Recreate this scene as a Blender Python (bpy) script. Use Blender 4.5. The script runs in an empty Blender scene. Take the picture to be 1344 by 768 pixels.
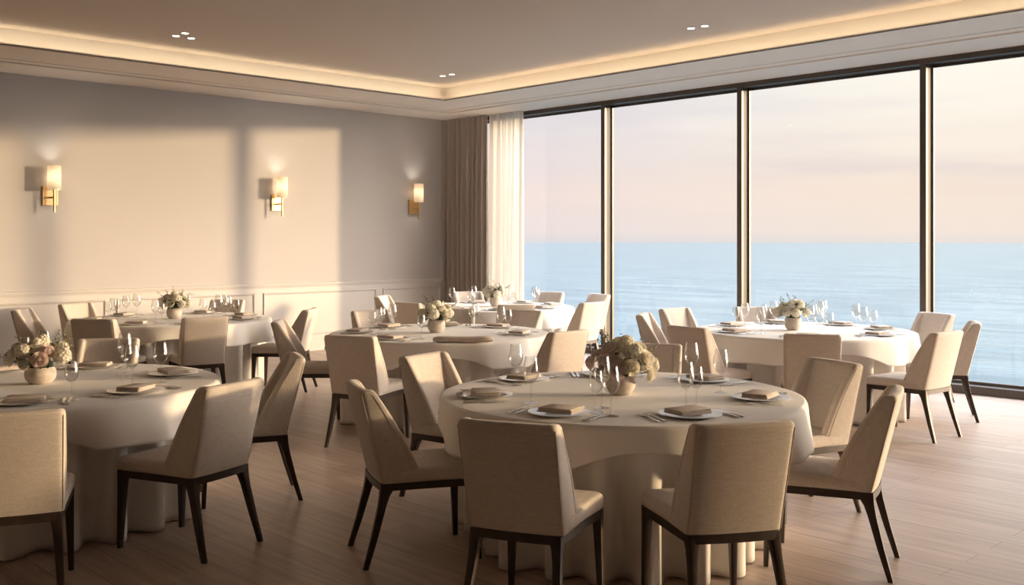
import bpy, bmesh, math, random
from mathutils import Vector, Matrix

C = bpy.context.scene.collection
scene = bpy.context.scene
R = math.radians
PI = math.pi
TAU = 2 * PI

# ------------------------------------------------------------------ camera
VIEW = R(43.9)                      # the camera looks towards the far corner of the room
EYE = 1.6
cam_d = bpy.data.cameras.new('camera')
cam = bpy.data.objects.new('camera', cam_d)
C.objects.link(cam)
cam.location = (0, 0, EYE)
cam.rotation_euler = (PI / 2, 0, -VIEW)
cam_d.sensor_width = 36
cam_d.lens = 36 * 1322 / 1344
cam_d.shift_y = -67 / 1344
cam_d.clip_start = 0.05
cam_d.clip_end = 80000
scene.camera = cam

# ------------------------------------------------------------------ colour management, sampling helpers
scene.view_settings.view_transform = 'Standard'
scene.view_settings.look = 'None'
scene.view_settings.exposure = 0.28
scene.view_settings.gamma = 1.0
scene.view_settings.use_curve_mapping = False
cy = scene.cycles
cy.use_denoising = True
cy.max_bounces = 12
cy.diffuse_bounces = 6
cy.glossy_bounces = 4
cy.transmission_bounces = 8
cy.transparent_max_bounces = 40
cy.sample_clamp_indirect = 6
cy.caustics_reflective = False
cy.caustics_refractive = False

# ------------------------------------------------------------------ sun and sky
SUN_STRENGTH = 3.4
SUN_COLOR = (1.0, 0.70, 0.38)
SUN_EL = R(4.0)
sun_dir = Vector((-0.763 * math.cos(SUN_EL), 0.647 * math.cos(SUN_EL), -math.sin(SUN_EL)))
sd = bpy.data.lights.new('sun', 'SUN')
sd.energy = SUN_STRENGTH
sd.color = SUN_COLOR
sd.angle = R(2.4)
sun = bpy.data.objects.new('sun', sd)
C.objects.link(sun)
sun.rotation_euler = sun_dir.to_track_quat('-Z', 'Y').to_euler()
sun.location = (30, -20, 8)

SKY_STRENGTH = 0.92
GLOW_FILL = 11.5
VAULT_FILL = 6.2
world = bpy.data.worlds.new('evening_sky')
scene.world = world
world.use_nodes = True
nt = world.node_tree
nt.nodes.clear()
N = nt.nodes.new
L = nt.links.new
out = N('ShaderNodeOutputWorld')
bg = N('ShaderNodeBackground')
bg.inputs['Strength'].default_value = SKY_STRENGTH
L(bg.outputs[0], out.inputs[0])
tc = N('ShaderNodeTexCoord')
sep = N('ShaderNodeSeparateXYZ')
L(tc.outputs['Generated'], sep.inputs[0])


def ramp(nt, stops, fac=None, interp='EASE'):
    r = nt.nodes.new('ShaderNodeValToRGB')
    r.color_ramp.interpolation = interp
    els = r.color_ramp.elements
    while len(els) > 1:
        els.remove(els[-1])
    els[0].position = stops[0][0]
    els[0].color = (*stops[0][1], 1)
    for p, c in stops[1:]:
        e = els.new(p)
        e.color = (*c, 1)
    if fac is not None:
        nt.links.new(fac, r.inputs[0])
    return r


def srgb(r, g, b):
    f = lambda v: (v / 255 / 12.92) if v / 255 <= 0.04045 else ((v / 255 + 0.055) / 1.055) ** 2.4
    return (f(r), f(g), f(b))


# elevation gradients: the sky away from the sun (blue lilac) and towards it (cream, peach)
cool = ramp(nt, [(0.0, srgb(210, 208, 218)), (0.012, srgb(224, 214, 219)), (0.04, srgb(230, 213, 216)), (0.08, srgb(214, 203, 214)),
                 (0.13, srgb(212, 212, 224)), (0.26, srgb(214, 218, 230)), (0.6, srgb(190, 206, 236)), (1.0, srgb(170, 190, 230))], sep.outputs['Z'])
warm = ramp(nt, [(0.0, srgb(230, 220, 214)), (0.012, srgb(240, 224, 212)), (0.05, srgb(244, 226, 210)), (0.09, srgb(246, 234, 220)),
                 (0.14, srgb(250, 243, 230)), (0.26, srgb(252, 246, 234)), (0.6, srgb(226, 224, 226)), (1.0, srgb(190, 202, 230))], sep.outputs['Z'])
dot = N('ShaderNodeVectorMath')
dot.operation = 'DOT_PRODUCT'
L(tc.outputs['Generated'], dot.inputs[0])
dot.inputs[1].default_value = (0.763, -0.647, 0.0)
mr = N('ShaderNodeMapRange')
mr.inputs['From Min'].default_value = -0.16
mr.inputs['From Max'].default_value = 0.42
L(dot.outputs['Value'], mr.inputs['Value'])
mixs = N('ShaderNodeMix')
mixs.data_type = 'RGBA'
L(mr.outputs[0], mixs.inputs[0])
L(cool.outputs[0], mixs.inputs[6])
L(warm.outputs[0], mixs.inputs[7])
mp = N('ShaderNodeMapping')
mp.inputs['Scale'].default_value = (1.6, 1.6, 13)
mp.inputs['Rotation'].default_value = (0.05, 0.08, 0.4)
L(tc.outputs['Generated'], mp.inputs[0])
cn = N('ShaderNodeTexNoise')
cn.inputs['Scale'].default_value = 1.7
cn.inputs['Detail'].default_value = 6
cn.inputs['Roughness'].default_value = 0.5
L(mp.outputs[0], cn.inputs['Vector'])
cr = ramp(nt, [(0.42, (0, 0, 0)), (0.68, (1, 1, 1))], cn.outputs['Fac'])
cm = N('ShaderNodeMath')
cm.operation = 'MULTIPLY'
cm.inputs[1].default_value = 0.4
czone = ramp(nt, [(0.0, (0, 0, 0)), (0.03, (0.1, 0.1, 0.1)), (0.075, (1, 1, 1)), (0.12, (0.8, 0.8, 0.8)), (0.2, (0.2, 0.2, 0.2))], sep.outputs['Z'])
cz = N('ShaderNodeMath')
cz.operation = 'MULTIPLY'
L(cr.outputs[0], cz.inputs[0])
L(czone.outputs[0], cz.inputs[1])
L(cz.outputs[0], cm.inputs[0])
mixc = N('ShaderNodeMix')
mixc.data_type = 'RGBA'
L(cm.outputs[0], mixc.inputs[0])
L(mixs.outputs[2], mixc.inputs[6])
mixc.inputs[7].default_value = (*srgb(204, 190, 204), 1)
# fill light added to the unseen sky: a sunward glow, a boosted vault overhead
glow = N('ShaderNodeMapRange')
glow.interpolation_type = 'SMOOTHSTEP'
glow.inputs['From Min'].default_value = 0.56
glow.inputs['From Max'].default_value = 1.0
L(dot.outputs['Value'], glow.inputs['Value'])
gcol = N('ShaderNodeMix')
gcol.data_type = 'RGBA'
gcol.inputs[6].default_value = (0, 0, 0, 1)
gcol.inputs[7].default_value = (GLOW_FILL * 1.0, GLOW_FILL * 0.83, GLOW_FILL * 0.68, 1)
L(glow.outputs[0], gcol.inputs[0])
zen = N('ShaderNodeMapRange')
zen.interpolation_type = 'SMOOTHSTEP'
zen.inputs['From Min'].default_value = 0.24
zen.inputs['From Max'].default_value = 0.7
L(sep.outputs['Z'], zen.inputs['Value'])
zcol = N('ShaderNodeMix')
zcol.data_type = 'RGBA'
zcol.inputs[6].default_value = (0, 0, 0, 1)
zcol.inputs[7].default_value = (VAULT_FILL * 0.84, VAULT_FILL * 0.92, VAULT_FILL * 1.05, 1)
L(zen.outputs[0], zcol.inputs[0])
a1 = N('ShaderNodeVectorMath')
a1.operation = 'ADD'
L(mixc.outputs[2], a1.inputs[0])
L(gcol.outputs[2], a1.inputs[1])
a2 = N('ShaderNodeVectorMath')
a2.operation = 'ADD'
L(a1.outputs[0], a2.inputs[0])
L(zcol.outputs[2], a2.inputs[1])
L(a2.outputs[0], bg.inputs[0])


# ------------------------------------------------------------------ materials
def new_mat(name):
    m = bpy.data.materials.new(name)
    m.use_nodes = True
    m.node_tree.nodes.clear()
    o = m.node_tree.nodes.new('ShaderNodeOutputMaterial')
    return m, m.node_tree, o


def principled(name, col, rough=0.6, metal=0.0, bump=None, vary=None, sheen=0.0, spec=0.5, trans=0.0):
    """bump = (scale, strength, distance); vary = (scale, amount) a soft mottling of the colour"""
    m, nt, o = new_mat(name)
    b = nt.nodes.new('ShaderNodeBsdfPrincipled')
    nt.links.new(b.outputs[0], o.inputs[0])
    b.inputs['Base Color'].default_value = (*col, 1)
    b.inputs['Roughness'].default_value = rough
    b.inputs['Metallic'].default_value = metal
    b.inputs['Specular IOR Level'].default_value = spec
    b.inputs['Sheen Weight'].default_value = sheen
    t = nt.nodes.new('ShaderNodeTexCoord')
    if vary:
        n = nt.nodes.new('ShaderNodeTexNoise')
        n.inputs['Scale'].default_value = vary[0]
        n.inputs['Detail'].default_value = 4
        nt.links.new(t.outputs['Object'], n.inputs['Vector'])
        a = tuple(max(0, c * (1 - vary[1])) for c in col)
        z = tuple(min(1, c * (1 + vary[1])) for c in col)
        r = ramp(nt, [(0.3, a), (0.7, z)], n.outputs['Fac'])
        nt.links.new(r.outputs[0], b.inputs['Base Color'])
    if bump:
        n2 = nt.nodes.new('ShaderNodeTexNoise')
        n2.inputs['Scale'].default_value = bump[0]
        n2.inputs['Detail'].default_value = 2
        nt.links.new(t.outputs['Object'], n2.inputs['Vector'])
        bp = nt.nodes.new('ShaderNodeBump')
        bp.inputs['Strength'].default_value = bump[1]
        bp.inputs['Distance'].default_value = bump[2]
        nt.links.new(n2.outputs['Fac'], bp.inputs['Height'])
        nt.links.new(bp.outputs[0], b.inputs['Normal'])
    return m


def woven(name, col, dark, scale=260, strength=0.35):
    """upholstery: two crossed thread directions"""
    m, nt, o = new_mat(name)
    N = nt.nodes.new
    L = nt.links.new
    b = N('ShaderNodeBsdfPrincipled')
    L(b.outputs[0], o.inputs[0])
    b.inputs['Roughness'].default_value = 0.85
    b.inputs['Sheen Weight'].default_value = 0.15
    b.inputs['Specular IOR Level'].default_value = 0.25
    t = N('ShaderNodeTexCoord')
    ns = []
    for sc in ((scale * 1.4, scale * 1.4, scale * 0.09), (scale * 0.09, scale * 0.09, scale * 1.4)):
        mp = N('ShaderNodeMapping')
        mp.inputs['Scale'].default_value = sc
        L(t.outputs['Object'], mp.inputs[0])
        n = N('ShaderNodeTexNoise')
        n.inputs['Scale'].default_value = 1.0
        n.inputs['Detail'].default_value = 2
        L(mp.outputs[0], n.inputs['Vector'])
        ns.append(n)
    mx = N('ShaderNodeMath')
    mx.operation = 'MAXIMUM'
    L(ns[0].outputs['Fac'], mx.inputs[0])
    L(ns[1].outputs['Fac'], mx.inputs[1])
    r = ramp(nt, [(0.40, dark), (0.66, col)], mx.outputs[0])
    L(r.outputs[0], b.inputs['Base Color'])
    bp = N('ShaderNodeBump')
    bp.inputs['Strength'].default_value = strength
    bp.inputs['Distance'].default_value = 0.001
    L(mx.outputs[0], bp.inputs['Height'])
    L(bp.outputs[0], b.inputs['Normal'])
    return m


def emit(name, col, strength):
    m, nt, o = new_mat(name)
    e = nt.nodes.new('ShaderNodeEmission')
    e.inputs[0].default_value = (*col, 1)
    e.inputs[1].default_value = strength
    nt.links.new(e.outputs[0], o.inputs[0])
    return m


def thin_glass(name, ior=1.45, tint=(1, 1, 1), rough=0.0):
    m, nt, o = new_mat(name)
    N = nt.nodes.new
    L = nt.links.new
    tr = N('ShaderNodeBsdfTransparent')
    tr.inputs[0].default_value = (*tint, 1)
    gl = N('ShaderNodeBsdfGlossy')
    gl.inputs['Roughness'].default_value = rough
    # Schlick reflectance from both sides of the thin wall
    lw = N('ShaderNodeLayerWeight')
    lw.inputs['Blend'].default_value = 0.5
    f0 = ((ior - 1) / (ior + 1)) ** 2
    pw = N('ShaderNodeMath')
    pw.operation = 'POWER'
    pw.inputs[1].default_value = 5.0 if ior < 1.4 else 2.2
    L(lw.outputs['Facing'], pw.inputs[0])
    fr = N('ShaderNodeMapRange')
    fr.inputs['To Min'].default_value = f0
    fr.inputs['To Max'].default_value = 0.9
    L(pw.outputs[0], fr.inputs['Value'])
    mx = N('ShaderNodeMixShader')
    L(fr.outputs[0], mx.inputs[0])
    L(tr.outputs[0], mx.inputs[1])
    L(gl.outputs[0], mx.inputs[2])
    L(mx.outputs[0], o.inputs[0])
    return m


M = {}
M['wall'] = principled('greige_wall_paint', (0.535, 0.515, 0.51), 0.75, bump=(180, 0.05, 0.001), vary=(0.8, 0.02))
M['backwall'] = principled('walnut_brown_wall', (0.44, 0.37, 0.31), 0.7, bump=(150, 0.05, 0.001), vary=(0.8, 0.05))
M['wainscot'] = principled('wainscot_paint', (0.62, 0.60, 0.59), 0.5, bump=(120, 0.03, 0.001))
M['ceiling'] = principled('ceiling_paint', (0.62, 0.545, 0.475), 0.85, bump=(200, 0.04, 0.001))
M['soffit'] = principled('soffit_paint', (0.74, 0.69, 0.64), 0.8, bump=(200, 0.04, 0.001))
M['frame'] = principled('bronze_window_frame', (0.075, 0.062, 0.055), 0.38, 0.35, bump=(300, 0.03, 0.0005), spec=0.6)
M['side'] = principled('bronze_mullion_side', (0.090, 0.072, 0.050), 0.6, 0.0, bump=(300, 0.03, 0.0005))
M['fabric'] = woven('cream_woven_fabric', (0.69, 0.625, 0.565), (0.57, 0.505, 0.445))
M['piping'] = principled('cream_piping', (0.60, 0.53, 0.44), 0.8, bump=(900, 0.3, 0.0005))
M['wood'] = principled('espresso_wood', (0.040, 0.024, 0.017), 0.42, bump=(90, 0.06, 0.001), vary=(14, 0.25))
M['cloth'] = principled('white_table_linen', (0.84, 0.81, 0.775), 0.8, bump=(700, 0.12, 0.0006), sheen=0.15, spec=0.25)
M['overcloth'] = principled('ivory_overlay_linen', (0.87, 0.84, 0.80), 0.75, bump=(800, 0.12, 0.0006), sheen=0.15, spec=0.3)
M['napkin'] = principled('taupe_napkin_linen', (0.68, 0.60, 0.53), 0.85, bump=(900, 0.25, 0.0008), vary=(30, 0.06))
M['porcelain'] = principled('white_porcelain', (0.66, 0.64, 0.62), 0.14, spec=0.6, vary=(6, 0.01))
M['steel'] = principled('polished_cutlery_steel', (0.62, 0.59, 0.56), 0.2, 1.0, vary=(40, 0.05))
M['glass'] = thin_glass('wine_glass_crystal', 1.5, (0.98, 0.98, 0.975))
M['pane'] = thin_glass('window_pane_glass', 1.3, (0.985, 0.99, 0.99))
M['vase'] = principled('stone_ceramic', (0.62, 0.55, 0.48), 0.7, bump=(120, 0.2, 0.002), vary=(30, 0.10))
M['brass'] = principled('brushed_brass', (0.66, 0.45, 0.22), 0.3, 1.0, vary=(60, 0.05))
M['drape'] = principled('taupe_drape_fabric', (0.40, 0.355, 0.32), 0.9, bump=(500, 0.25, 0.001), sheen=0.2, spec=0.2)
M['leaf'] = principled('dark_green_leaf', (0.035, 0.065, 0.025), 0.5, vary=(60, 0.3))
M['sprig'] = principled('olive_sprig_leaf', (0.16, 0.17, 0.06), 0.6, vary=(80, 0.3))
M['stem'] = principled('green_brown_stem', (0.10, 0.09, 0.04), 0.7, vary=(80, 0.2))
M['hollow'] = principled('dark_recess', (0.05, 0.045, 0.04), 0.8, vary=(20, 0.1))
M['led'] = emit('warm_led_strip', (1.0, 0.81, 0.55), 9.5)
M['lens'] = emit('downlight_lens', (1.0, 0.86, 0.70), 9.0)
M['bulb'] = emit('sconce_bulb', (1.0, 0.88, 0.74), 170.0)
M['steelplate'] = principled('brushed_steel_plate', (0.5, 0.49, 0.47), 0.35, 0.9, vary=(30, 0.05))



def petals(name, col, back):
    m, nt, o = new_mat(name)
    t = nt.nodes.new('ShaderNodeTexCoord')
    n = nt.nodes.new('ShaderNodeTexNoise')
    n.inputs['Scale'].default_value = 70
    nt.links.new(t.outputs['Object'], n.inputs['Vector'])
    r = ramp(nt, [(0.3, tuple(c * .94 for c in col)), (0.7, col)], n.outputs['Fac'])
    d = nt.nodes.new('ShaderNodeBsdfDiffuse')
    nt.links.new(r.outputs[0], d.inputs[0])
    tl = nt.nodes.new('ShaderNodeBsdfTranslucent')
    tl.inputs[0].default_value = (*back, 1)
    mx = nt.nodes.new('ShaderNodeMixShader')
    mx.inputs[0].default_value = 0.25
    nt.links.new(d.outputs[0], mx.inputs[1])
    nt.links.new(tl.outputs[0], mx.inputs[2])
    nt.links.new(mx.outputs[0], o.inputs[0])
    return m


M['rose_cream'] = petals('cream_petals', (0.93, 0.90, 0.82), (0.95, 0.90, 0.79))
M['rose_blush'] = petals('blush_petals', (0.95, 0.84, 0.80), (0.95, 0.84, 0.78))
M['hydrangea'] = petals('ivory_florets', (0.93, 0.91, 0.82), (0.95, 0.90, 0.75))

# sconce shade: thin fabric lit from within
m, nt_, o_ = new_mat('sconce_shade_fabric')
df = nt_.nodes.new('ShaderNodeBsdfDiffuse')
df.inputs[0].default_value = (0.85, 0.80, 0.72, 1)
tl = nt_.nodes.new('ShaderNodeBsdfTranslucent')
tl.inputs[0].default_value = (0.9, 0.82, 0.7, 1)
mx = nt_.nodes.new('ShaderNodeMixShader')
mx.inputs[0].default_value = 0.6
nt_.links.new(df.outputs[0], mx.inputs[1])
nt_.links.new(tl.outputs[0], mx.inputs[2])
nt_.links.new(mx.outputs[0], o_.inputs[0])
M['shade'] = m

# sheer curtain
m, nt_, o_ = new_mat('sheer_voile')
df = nt_.nodes.new('ShaderNodeBsdfDiffuse')
df.inputs[0].default_value = (0.86, 0.82, 0.77, 1)
tl = nt_.nodes.new('ShaderNodeBsdfTranslucent')
tl.inputs[0].default_value = (0.90, 0.86, 0.80, 1)
tp = nt_.nodes.new('ShaderNodeBsdfTransparent')
mx = nt_.nodes.new('ShaderNodeMixShader')
mx.inputs[0].default_value = 0.62
mx2 = nt_.nodes.new('ShaderNodeMixShader')
wv = nt_.nodes.new('ShaderNodeTexNoise')
wv.inputs['Scale'].default_value = 300
cl = ramp(nt_, [(0.0, (0.06, 0.06, 0.06)), (1.0, (0.22, 0.22, 0.22))], wv.outputs['Fac'])
nt_.links.new(cl.outputs[0], mx2.inputs[0])
nt_.links.new(df.outputs[0], mx.inputs[1])
nt_.links.new(tl.outputs[0], mx.inputs[2])
nt_.links.new(mx.outputs[0], mx2.inputs[1])
nt_.links.new(tp.outputs[0], mx2.inputs[2])
nt_.links.new(mx2.outputs[0], o_.inputs[0])
M['sheer'] = m

# wooden floor: boards running along the window wall
m, nt_, o_ = new_mat('pale_oak_floorboards')
N = nt_.nodes.new
L = nt_.links.new
b = N('ShaderNodeBsdfPrincipled')
L(b.outputs[0], o_.inputs[0])
t = N('ShaderNodeTexCoord')
mp = N('ShaderNodeMapping')
mp.inputs['Rotation'].default_value = (0, 0, R(90))
L(t.outputs['Object'], mp.inputs[0])
br = N('ShaderNodeTexBrick')
br.inputs['Scale'].default_value = 1.0
br.inputs['Brick Width'].default_value = 1.5
br.inputs['Row Height'].default_value = 0.16
br.inputs['Mortar Size'].default_value = 0.0022
br.inputs['Mortar Smooth'].default_value = 0.3
br.inputs['Bias'].default_value = 0.0
br.offset = 0.37
br.inputs['Color1'].default_value = (0.465, 0.365, 0.30, 1)
br.inputs['Color2'].default_value = (0.53, 0.43, 0.36, 1)
br.inputs['Mortar'].default_value = (0.25, 0.18, 0.14, 1)
L(mp.outputs[0], br.inputs['Vector'])
mp2 = N('ShaderNodeMapping')
mp2.inputs['Scale'].default_value = (26, 1.6, 1)
L(t.outputs['Object'], mp2.inputs[0])
gn = N('ShaderNodeTexNoise')
gn.inputs['Scale'].default_value = 1.0
gn.inputs['Detail'].default_value = 8
gn.inputs['Distortion'].default_value = 0.6
L(mp2.outputs[0], gn.inputs['Vector'])
gr = ramp(nt_, [(0.3, (0.80, 0.78, 0.76)), (0.7, (1.08, 1.08, 1.08))], gn.outputs['Fac'])
ml = N('ShaderNodeMix')
ml.data_type = 'RGBA'
ml.blend_type = 'MULTIPLY'
ml.inputs[0].default_value = 1.0
L(br.outputs['Color'], ml.inputs[6])
L(gr.outputs[0], ml.inputs[7])
L(ml.outputs[2], b.inputs['Base Color'])
rr = N('ShaderNodeMapRange')
rr.inputs['To Min'].default_value = 0.30
rr.inputs['To Max'].default_value = 0.48
L(gn.outputs['Fac'], rr.inputs['Value'])
L(rr.outputs[0], b.inputs['Roughness'])
bp = N('ShaderNodeBump')
bp.inputs['Strength'].default_value = 0.12
bp.inputs['Distance'].default_value = 0.002
L(gn.outputs['Fac'], bp.inputs['Height'])
bp2 = N('ShaderNodeBump')
bp2.invert = True
bp2.inputs['Strength'].default_value = 0.5
bp2.inputs['Distance'].default_value = 0.002
L(br.outputs['Fac'], bp2.inputs['Height'])
L(bp.outputs[0], bp2.inputs['Normal'])
L(bp2.outputs[0], b.inputs['Normal'])
M['floor'] = m

# sea
m, nt_, o_ = new_mat('sea_water')
N = nt_.nodes.new
L = nt_.links.new
b = N('ShaderNodeBsdfPrincipled')
L(b.outputs[0], o_.inputs[0])
b.inputs['Roughness'].default_value = 0.22
b.inputs['IOR'].default_value = 1.33
b.inputs['Specular IOR Level'].default_value = 0.34
t = N('ShaderNodeTexCoord')
fac = None
hs = []
for sc, rot in (((0.10, 0.035, 1), 0.75), ((0.022, 0.006, 1), 0.70)):
    mp = N('ShaderNodeMapping')
    mp.inputs['Rotation'].default_value = (0, 0, rot)
    mp.inputs['Scale'].default_value = sc
    L(t.outputs['Object'], mp.inputs[0])
    n = N('ShaderNodeTexNoise')
    n.inputs['Scale'].default_value = 1.0
    n.inputs['Detail'].default_value = 6
    n.inputs['Roughness'].default_value = 0.62
    L(mp.outputs[0], n.inputs['Vector'])
    hs.append(n)
ad = N('ShaderNodeMath')
ad.operation = 'ADD'
L(hs[0].outputs['Fac'], ad.inputs[0])
L(hs[1].outputs['Fac'], ad.inputs[1])
bp = N('ShaderNodeBump')
bp.inputs['Strength'].default_value = 0.55
bp.inputs['Distance'].default_value = 4.0
L(ad.outputs[0], bp.inputs['Height'])
L(bp.outputs[0], b.inputs['Normal'])
sr = ramp(nt_, [(0.35, (0.024, 0.060, 0.078)), (0.65, (0.058, 0.100, 0.115))], hs[1].outputs['Fac'])
L(sr.outputs[0], b.inputs['Base Color'])
M['sea'] = m


# ------------------------------------------------------------------ mesh helpers
class MB:
    def __init__(self):
        self.v = []
        self.f = []

    def add(self, vs, fs):
        o = len(self.v)
        self.v += [tuple(p) for p in vs]
        self.f += [tuple(i + o for i in f) for f in fs]
        return self

    def box(self, x0, x1, y0, y1, z0, z1):
        vs = [(x, y, z) for z in (z0, z1) for y in (y0, y1) for x in (x0, x1)]
        return self.add(vs, [(0, 2, 3, 1), (4, 5, 7, 6), (0, 1, 5, 4), (2, 6, 7, 3), (0, 4, 6, 2), (1, 3, 7, 5)])

    def loft(self, rings, cap0=True, cap1=True, closed=True):
        n = len(rings[0])
        vs = [p for r in rings for p in r]
        fs = []
        for i in range(len(rings) - 1):
            for j in range(n if closed else n - 1):
                k = (j + 1) % n
                fs.append((i * n + j, i * n + k, (i + 1) * n + k, (i + 1) * n + j))
        if cap0:
            fs.append(tuple(range(n - 1, -1, -1)))
        if cap1:
            fs.append(tuple((len(rings) - 1) * n + j for j in range(n)))
        return self.add(vs, fs)

    def lathe(self, prof, seg=24, cx=0, cy=0, cap=True):
        rings = []
        for r, z in prof:
            rings.append([(cx + r * math.cos(TAU * i / seg), cy + r * math.sin(TAU * i / seg), z) for i in range(seg)])
        return self.loft(rings, cap, cap)

    def tube(self, pts, r, seg=8, radii=None):
        pts = [Vector(p) for p in pts]
        rings = []
        up = Vector((0.13, 0.31, 0.94))
        for i, p in enumerate(pts):
            a = pts[max(i - 1, 0)]
            c = pts[min(i + 1, len(pts) - 1)]
            d = (c - a).normalized()
            u = d.cross(up)
            if u.length < 1e-3:
                u = d.cross(Vector((1, 0, 0)))
            u.normalize()
            w = d.cross(u)
            rr_ = radii[i] if radii else r
            rings.append([p + (u * math.cos(TAU * k / seg) + w * math.sin(TAU * k / seg)) * rr_ for k in range(seg)])
        return self.loft(rings)

    def xform(self, mat, start=0):
        for i in range(start, len(self.v)):
            self.v[i] = tuple(mat @ Vector(self.v[i]))
        return self

    def mesh(self, name, mat, smooth=40):
        me = bpy.data.meshes.new(name)
        me.from_pydata(self.v, [], self.f)
        me.validate()
        bm = bmesh.new()
        bm.from_mesh(me)
        bmesh.ops.recalc_face_normals(bm, faces=bm.faces)
        bm.to_mesh(me)
        bm.free()
        if mat is not None:
            me.materials.append(mat)
        if smooth:
            for p in me.polygons:
                p.use_smooth = True
            me.set_sharp_from_angle(angle=R(smooth))
        return me

    def build(self, name, mat, parent=None, smooth=40, bevel=0, loc=None):
        o = bpy.data.objects.new(name, self.mesh(name, mat, smooth))
        C.objects.link(o)
        if parent is not None:
            o.parent = parent
        if loc is not None:
            o.location = loc
        if bevel:
            md = o.modifiers.new('bevel', 'BEVEL')
            md.width = bevel
            md.segments = 2
            md.limit_method = 'ANGLE'
        return o


def empty(name, loc=(0, 0, 0), rz=0):
    o = bpy.data.objects.new(name, None)
    o.empty_display_size = 0.2
    C.objects.link(o)
    o.location = loc
    o.rotation_euler = (0, 0, rz)
    return o


def tag(o, label=None, cat=None, group=None, kind=None):
    if label:
        o['label'] = label
    if cat:
        o['category'] = cat
    if group:
        o['group'] = group
    if kind:
        o['kind'] = kind
    return o


CHILDREN = {}


def kids(o):
    return CHILDREN.get(o.name) or [c for c in C.objects if c.parent is o]


def copy_tree(o, parent=None, template=None):
    c = o.copy()
    C.objects.link(c)
    c.parent = parent
    for ch in (template[o.name] if template else kids(o)):
        copy_tree(ch, c, template)
    return c


def tree_map(o, d=None):
    d = {} if d is None else d
    ks = [c for c in C.objects if c.parent is o]
    d[o.name] = ks
    for k in ks:
        tree_map(k, d)
    return d


def plan(x, d):
    """a point x to the right of and d ahead of where the camera stands, in room axes"""
    return (x * math.cos(VIEW) + d * math.sin(VIEW), -x * math.sin(VIEW) + d * math.cos(VIEW))


# ------------------------------------------------------------------ the room
XW = 10.79      # inner face of the window wall
YL = 12.66      # inner face of the left wall
XB, YB = -5.0, -8.0
ZS = 3.60       # soffit
ZC = 3.80       # raised ceiling
st = lambda o: tag(o, kind='structure')

st(MB().box(XB - .2, XW + .3, YB - .2, YL + .2, -0.2, 0).build('floor', M['floor'], smooth=0))
st(MB().box(XB - .2, XW + .3, YL, YL + .2, 0, 4.1).build('wall_left', M['wall'], smooth=0))
st(MB().box(XB - .2, XB, YB, YL, 0, 4.1).build('wall_behind', M['backwall'], smooth=0))
st(MB().box(XB - .2, XW + .3, YB - .2, YB, 0, 4.1).build('wall_right', M['backwall'], smooth=0))
st(MB().box(XW, XW + .3, YB, YL, ZS, 4.1).build('wall_window_header', M['wall'], smooth=0))
st(MB().box(XB, XW, YB, YL, ZC, 4.1).build('ceiling', M['ceiling'], smooth=0))

# soffit ring round the raised ceiling with a light trough along its inner edge
XI, YI = 9.22, 10.97        # lip towards the windows / towards the left wall
XJ, YJ = -3.4, -6.3
sof = MB()
T = 0.14
sof.box(XB, XW, YI, YL, ZS, ZS + .006)
sof.box(XI, XW, YJ, YI, ZS, ZS + .006)
sof.box(XB, XJ, YJ, YI, ZS, ZS + .006)
sof.box(XB, XW, YB, YJ, ZS, ZS + .006)
# lips
sof.box(XJ, XI, YI, YI + .012, ZS, ZS + .022)
sof.box(XI, XI + .012, YJ, YI + .012, ZS, ZS + .022)
sof.box(XJ - .012, XJ, YJ, YI, ZS, ZS + .022)
sof.box(XJ, XI, YJ - .012, YJ, ZS, ZS + .022)
# trough backs
sof.box(XB, XW, YI + T, YL, ZS + .006, ZC)
sof.box(XI + T, XW, YJ - T, YI + T, ZS + .006, ZC)
sof.box(XB, XJ - T, YJ - T, YI + T, ZS + .006, ZC)
sof.box(XB, XW, YB, YJ - T, ZS + .006, ZC)
st(sof.build('ceiling_soffit', M['soffit'], smooth=0))
# lower outer band of the soffit (the fine shadow line in it) and a small cornice
band = MB()
band.box(XB, XW, 11.95, YL, ZS - .016, ZS)
band.box(10.12, XW, YB, 11.95, ZS - .016, ZS)
st(band.build('trim_1', M['soffit'], smooth=0, bevel=.004))
fine = MB()
fine.box(XB, 9.93, 11.76, 11.79, ZS - .006, ZS)
fine.box(9.93, 9.96, YB, 11.79, ZS - .006, ZS)
st(fine.build('trim_2', M['soffit'], smooth=0))

led1 = MB().box(XJ + .05, XI - .02, YI + .018, YI + .045, ZS + .008, ZS + .013).build('led_strip', M['led'], smooth=0)
tag(led1, 'warm glowing light strip hidden in the ceiling cove above the sconce wall', 'light strip', 'cove lighting')
led2 = MB().box(XI + .018, XI + .045, YJ + .05, YI - .02, ZS + .008, ZS + .013).build('led_strip', M['led'], smooth=0)
tag(led2, 'warm glowing light strip hidden in the ceiling cove along the windows', 'light strip', 'cove lighting')

# wainscot: chair rail, panel mouldings, baseboard
ZR = 0.985
rail_p = [(0, -.05), (-.012, -.05), (-.016, -.03), (-.024, -.018), (-.03, 0), (-.03, .012), (-.02, .018), (0, .02)]
r_ = MB().loft([[(x, YL + p[0], ZR + p[1]) for p in rail_p] for x in (XB, XW)])
st(r_.build('trim_3', M['wainscot'], smooth=30))
st(MB().box(XB, XW, YL - .006, YL, 0.0, ZR - .03).build('wall_left_wainscot', M['wainscot'], smooth=0))
st(MB().box(XB, XW, YL - .024, YL - .006, 0, .14).build('baseboard_left', M['wainscot'], smooth=0, bevel=.004))


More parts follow.
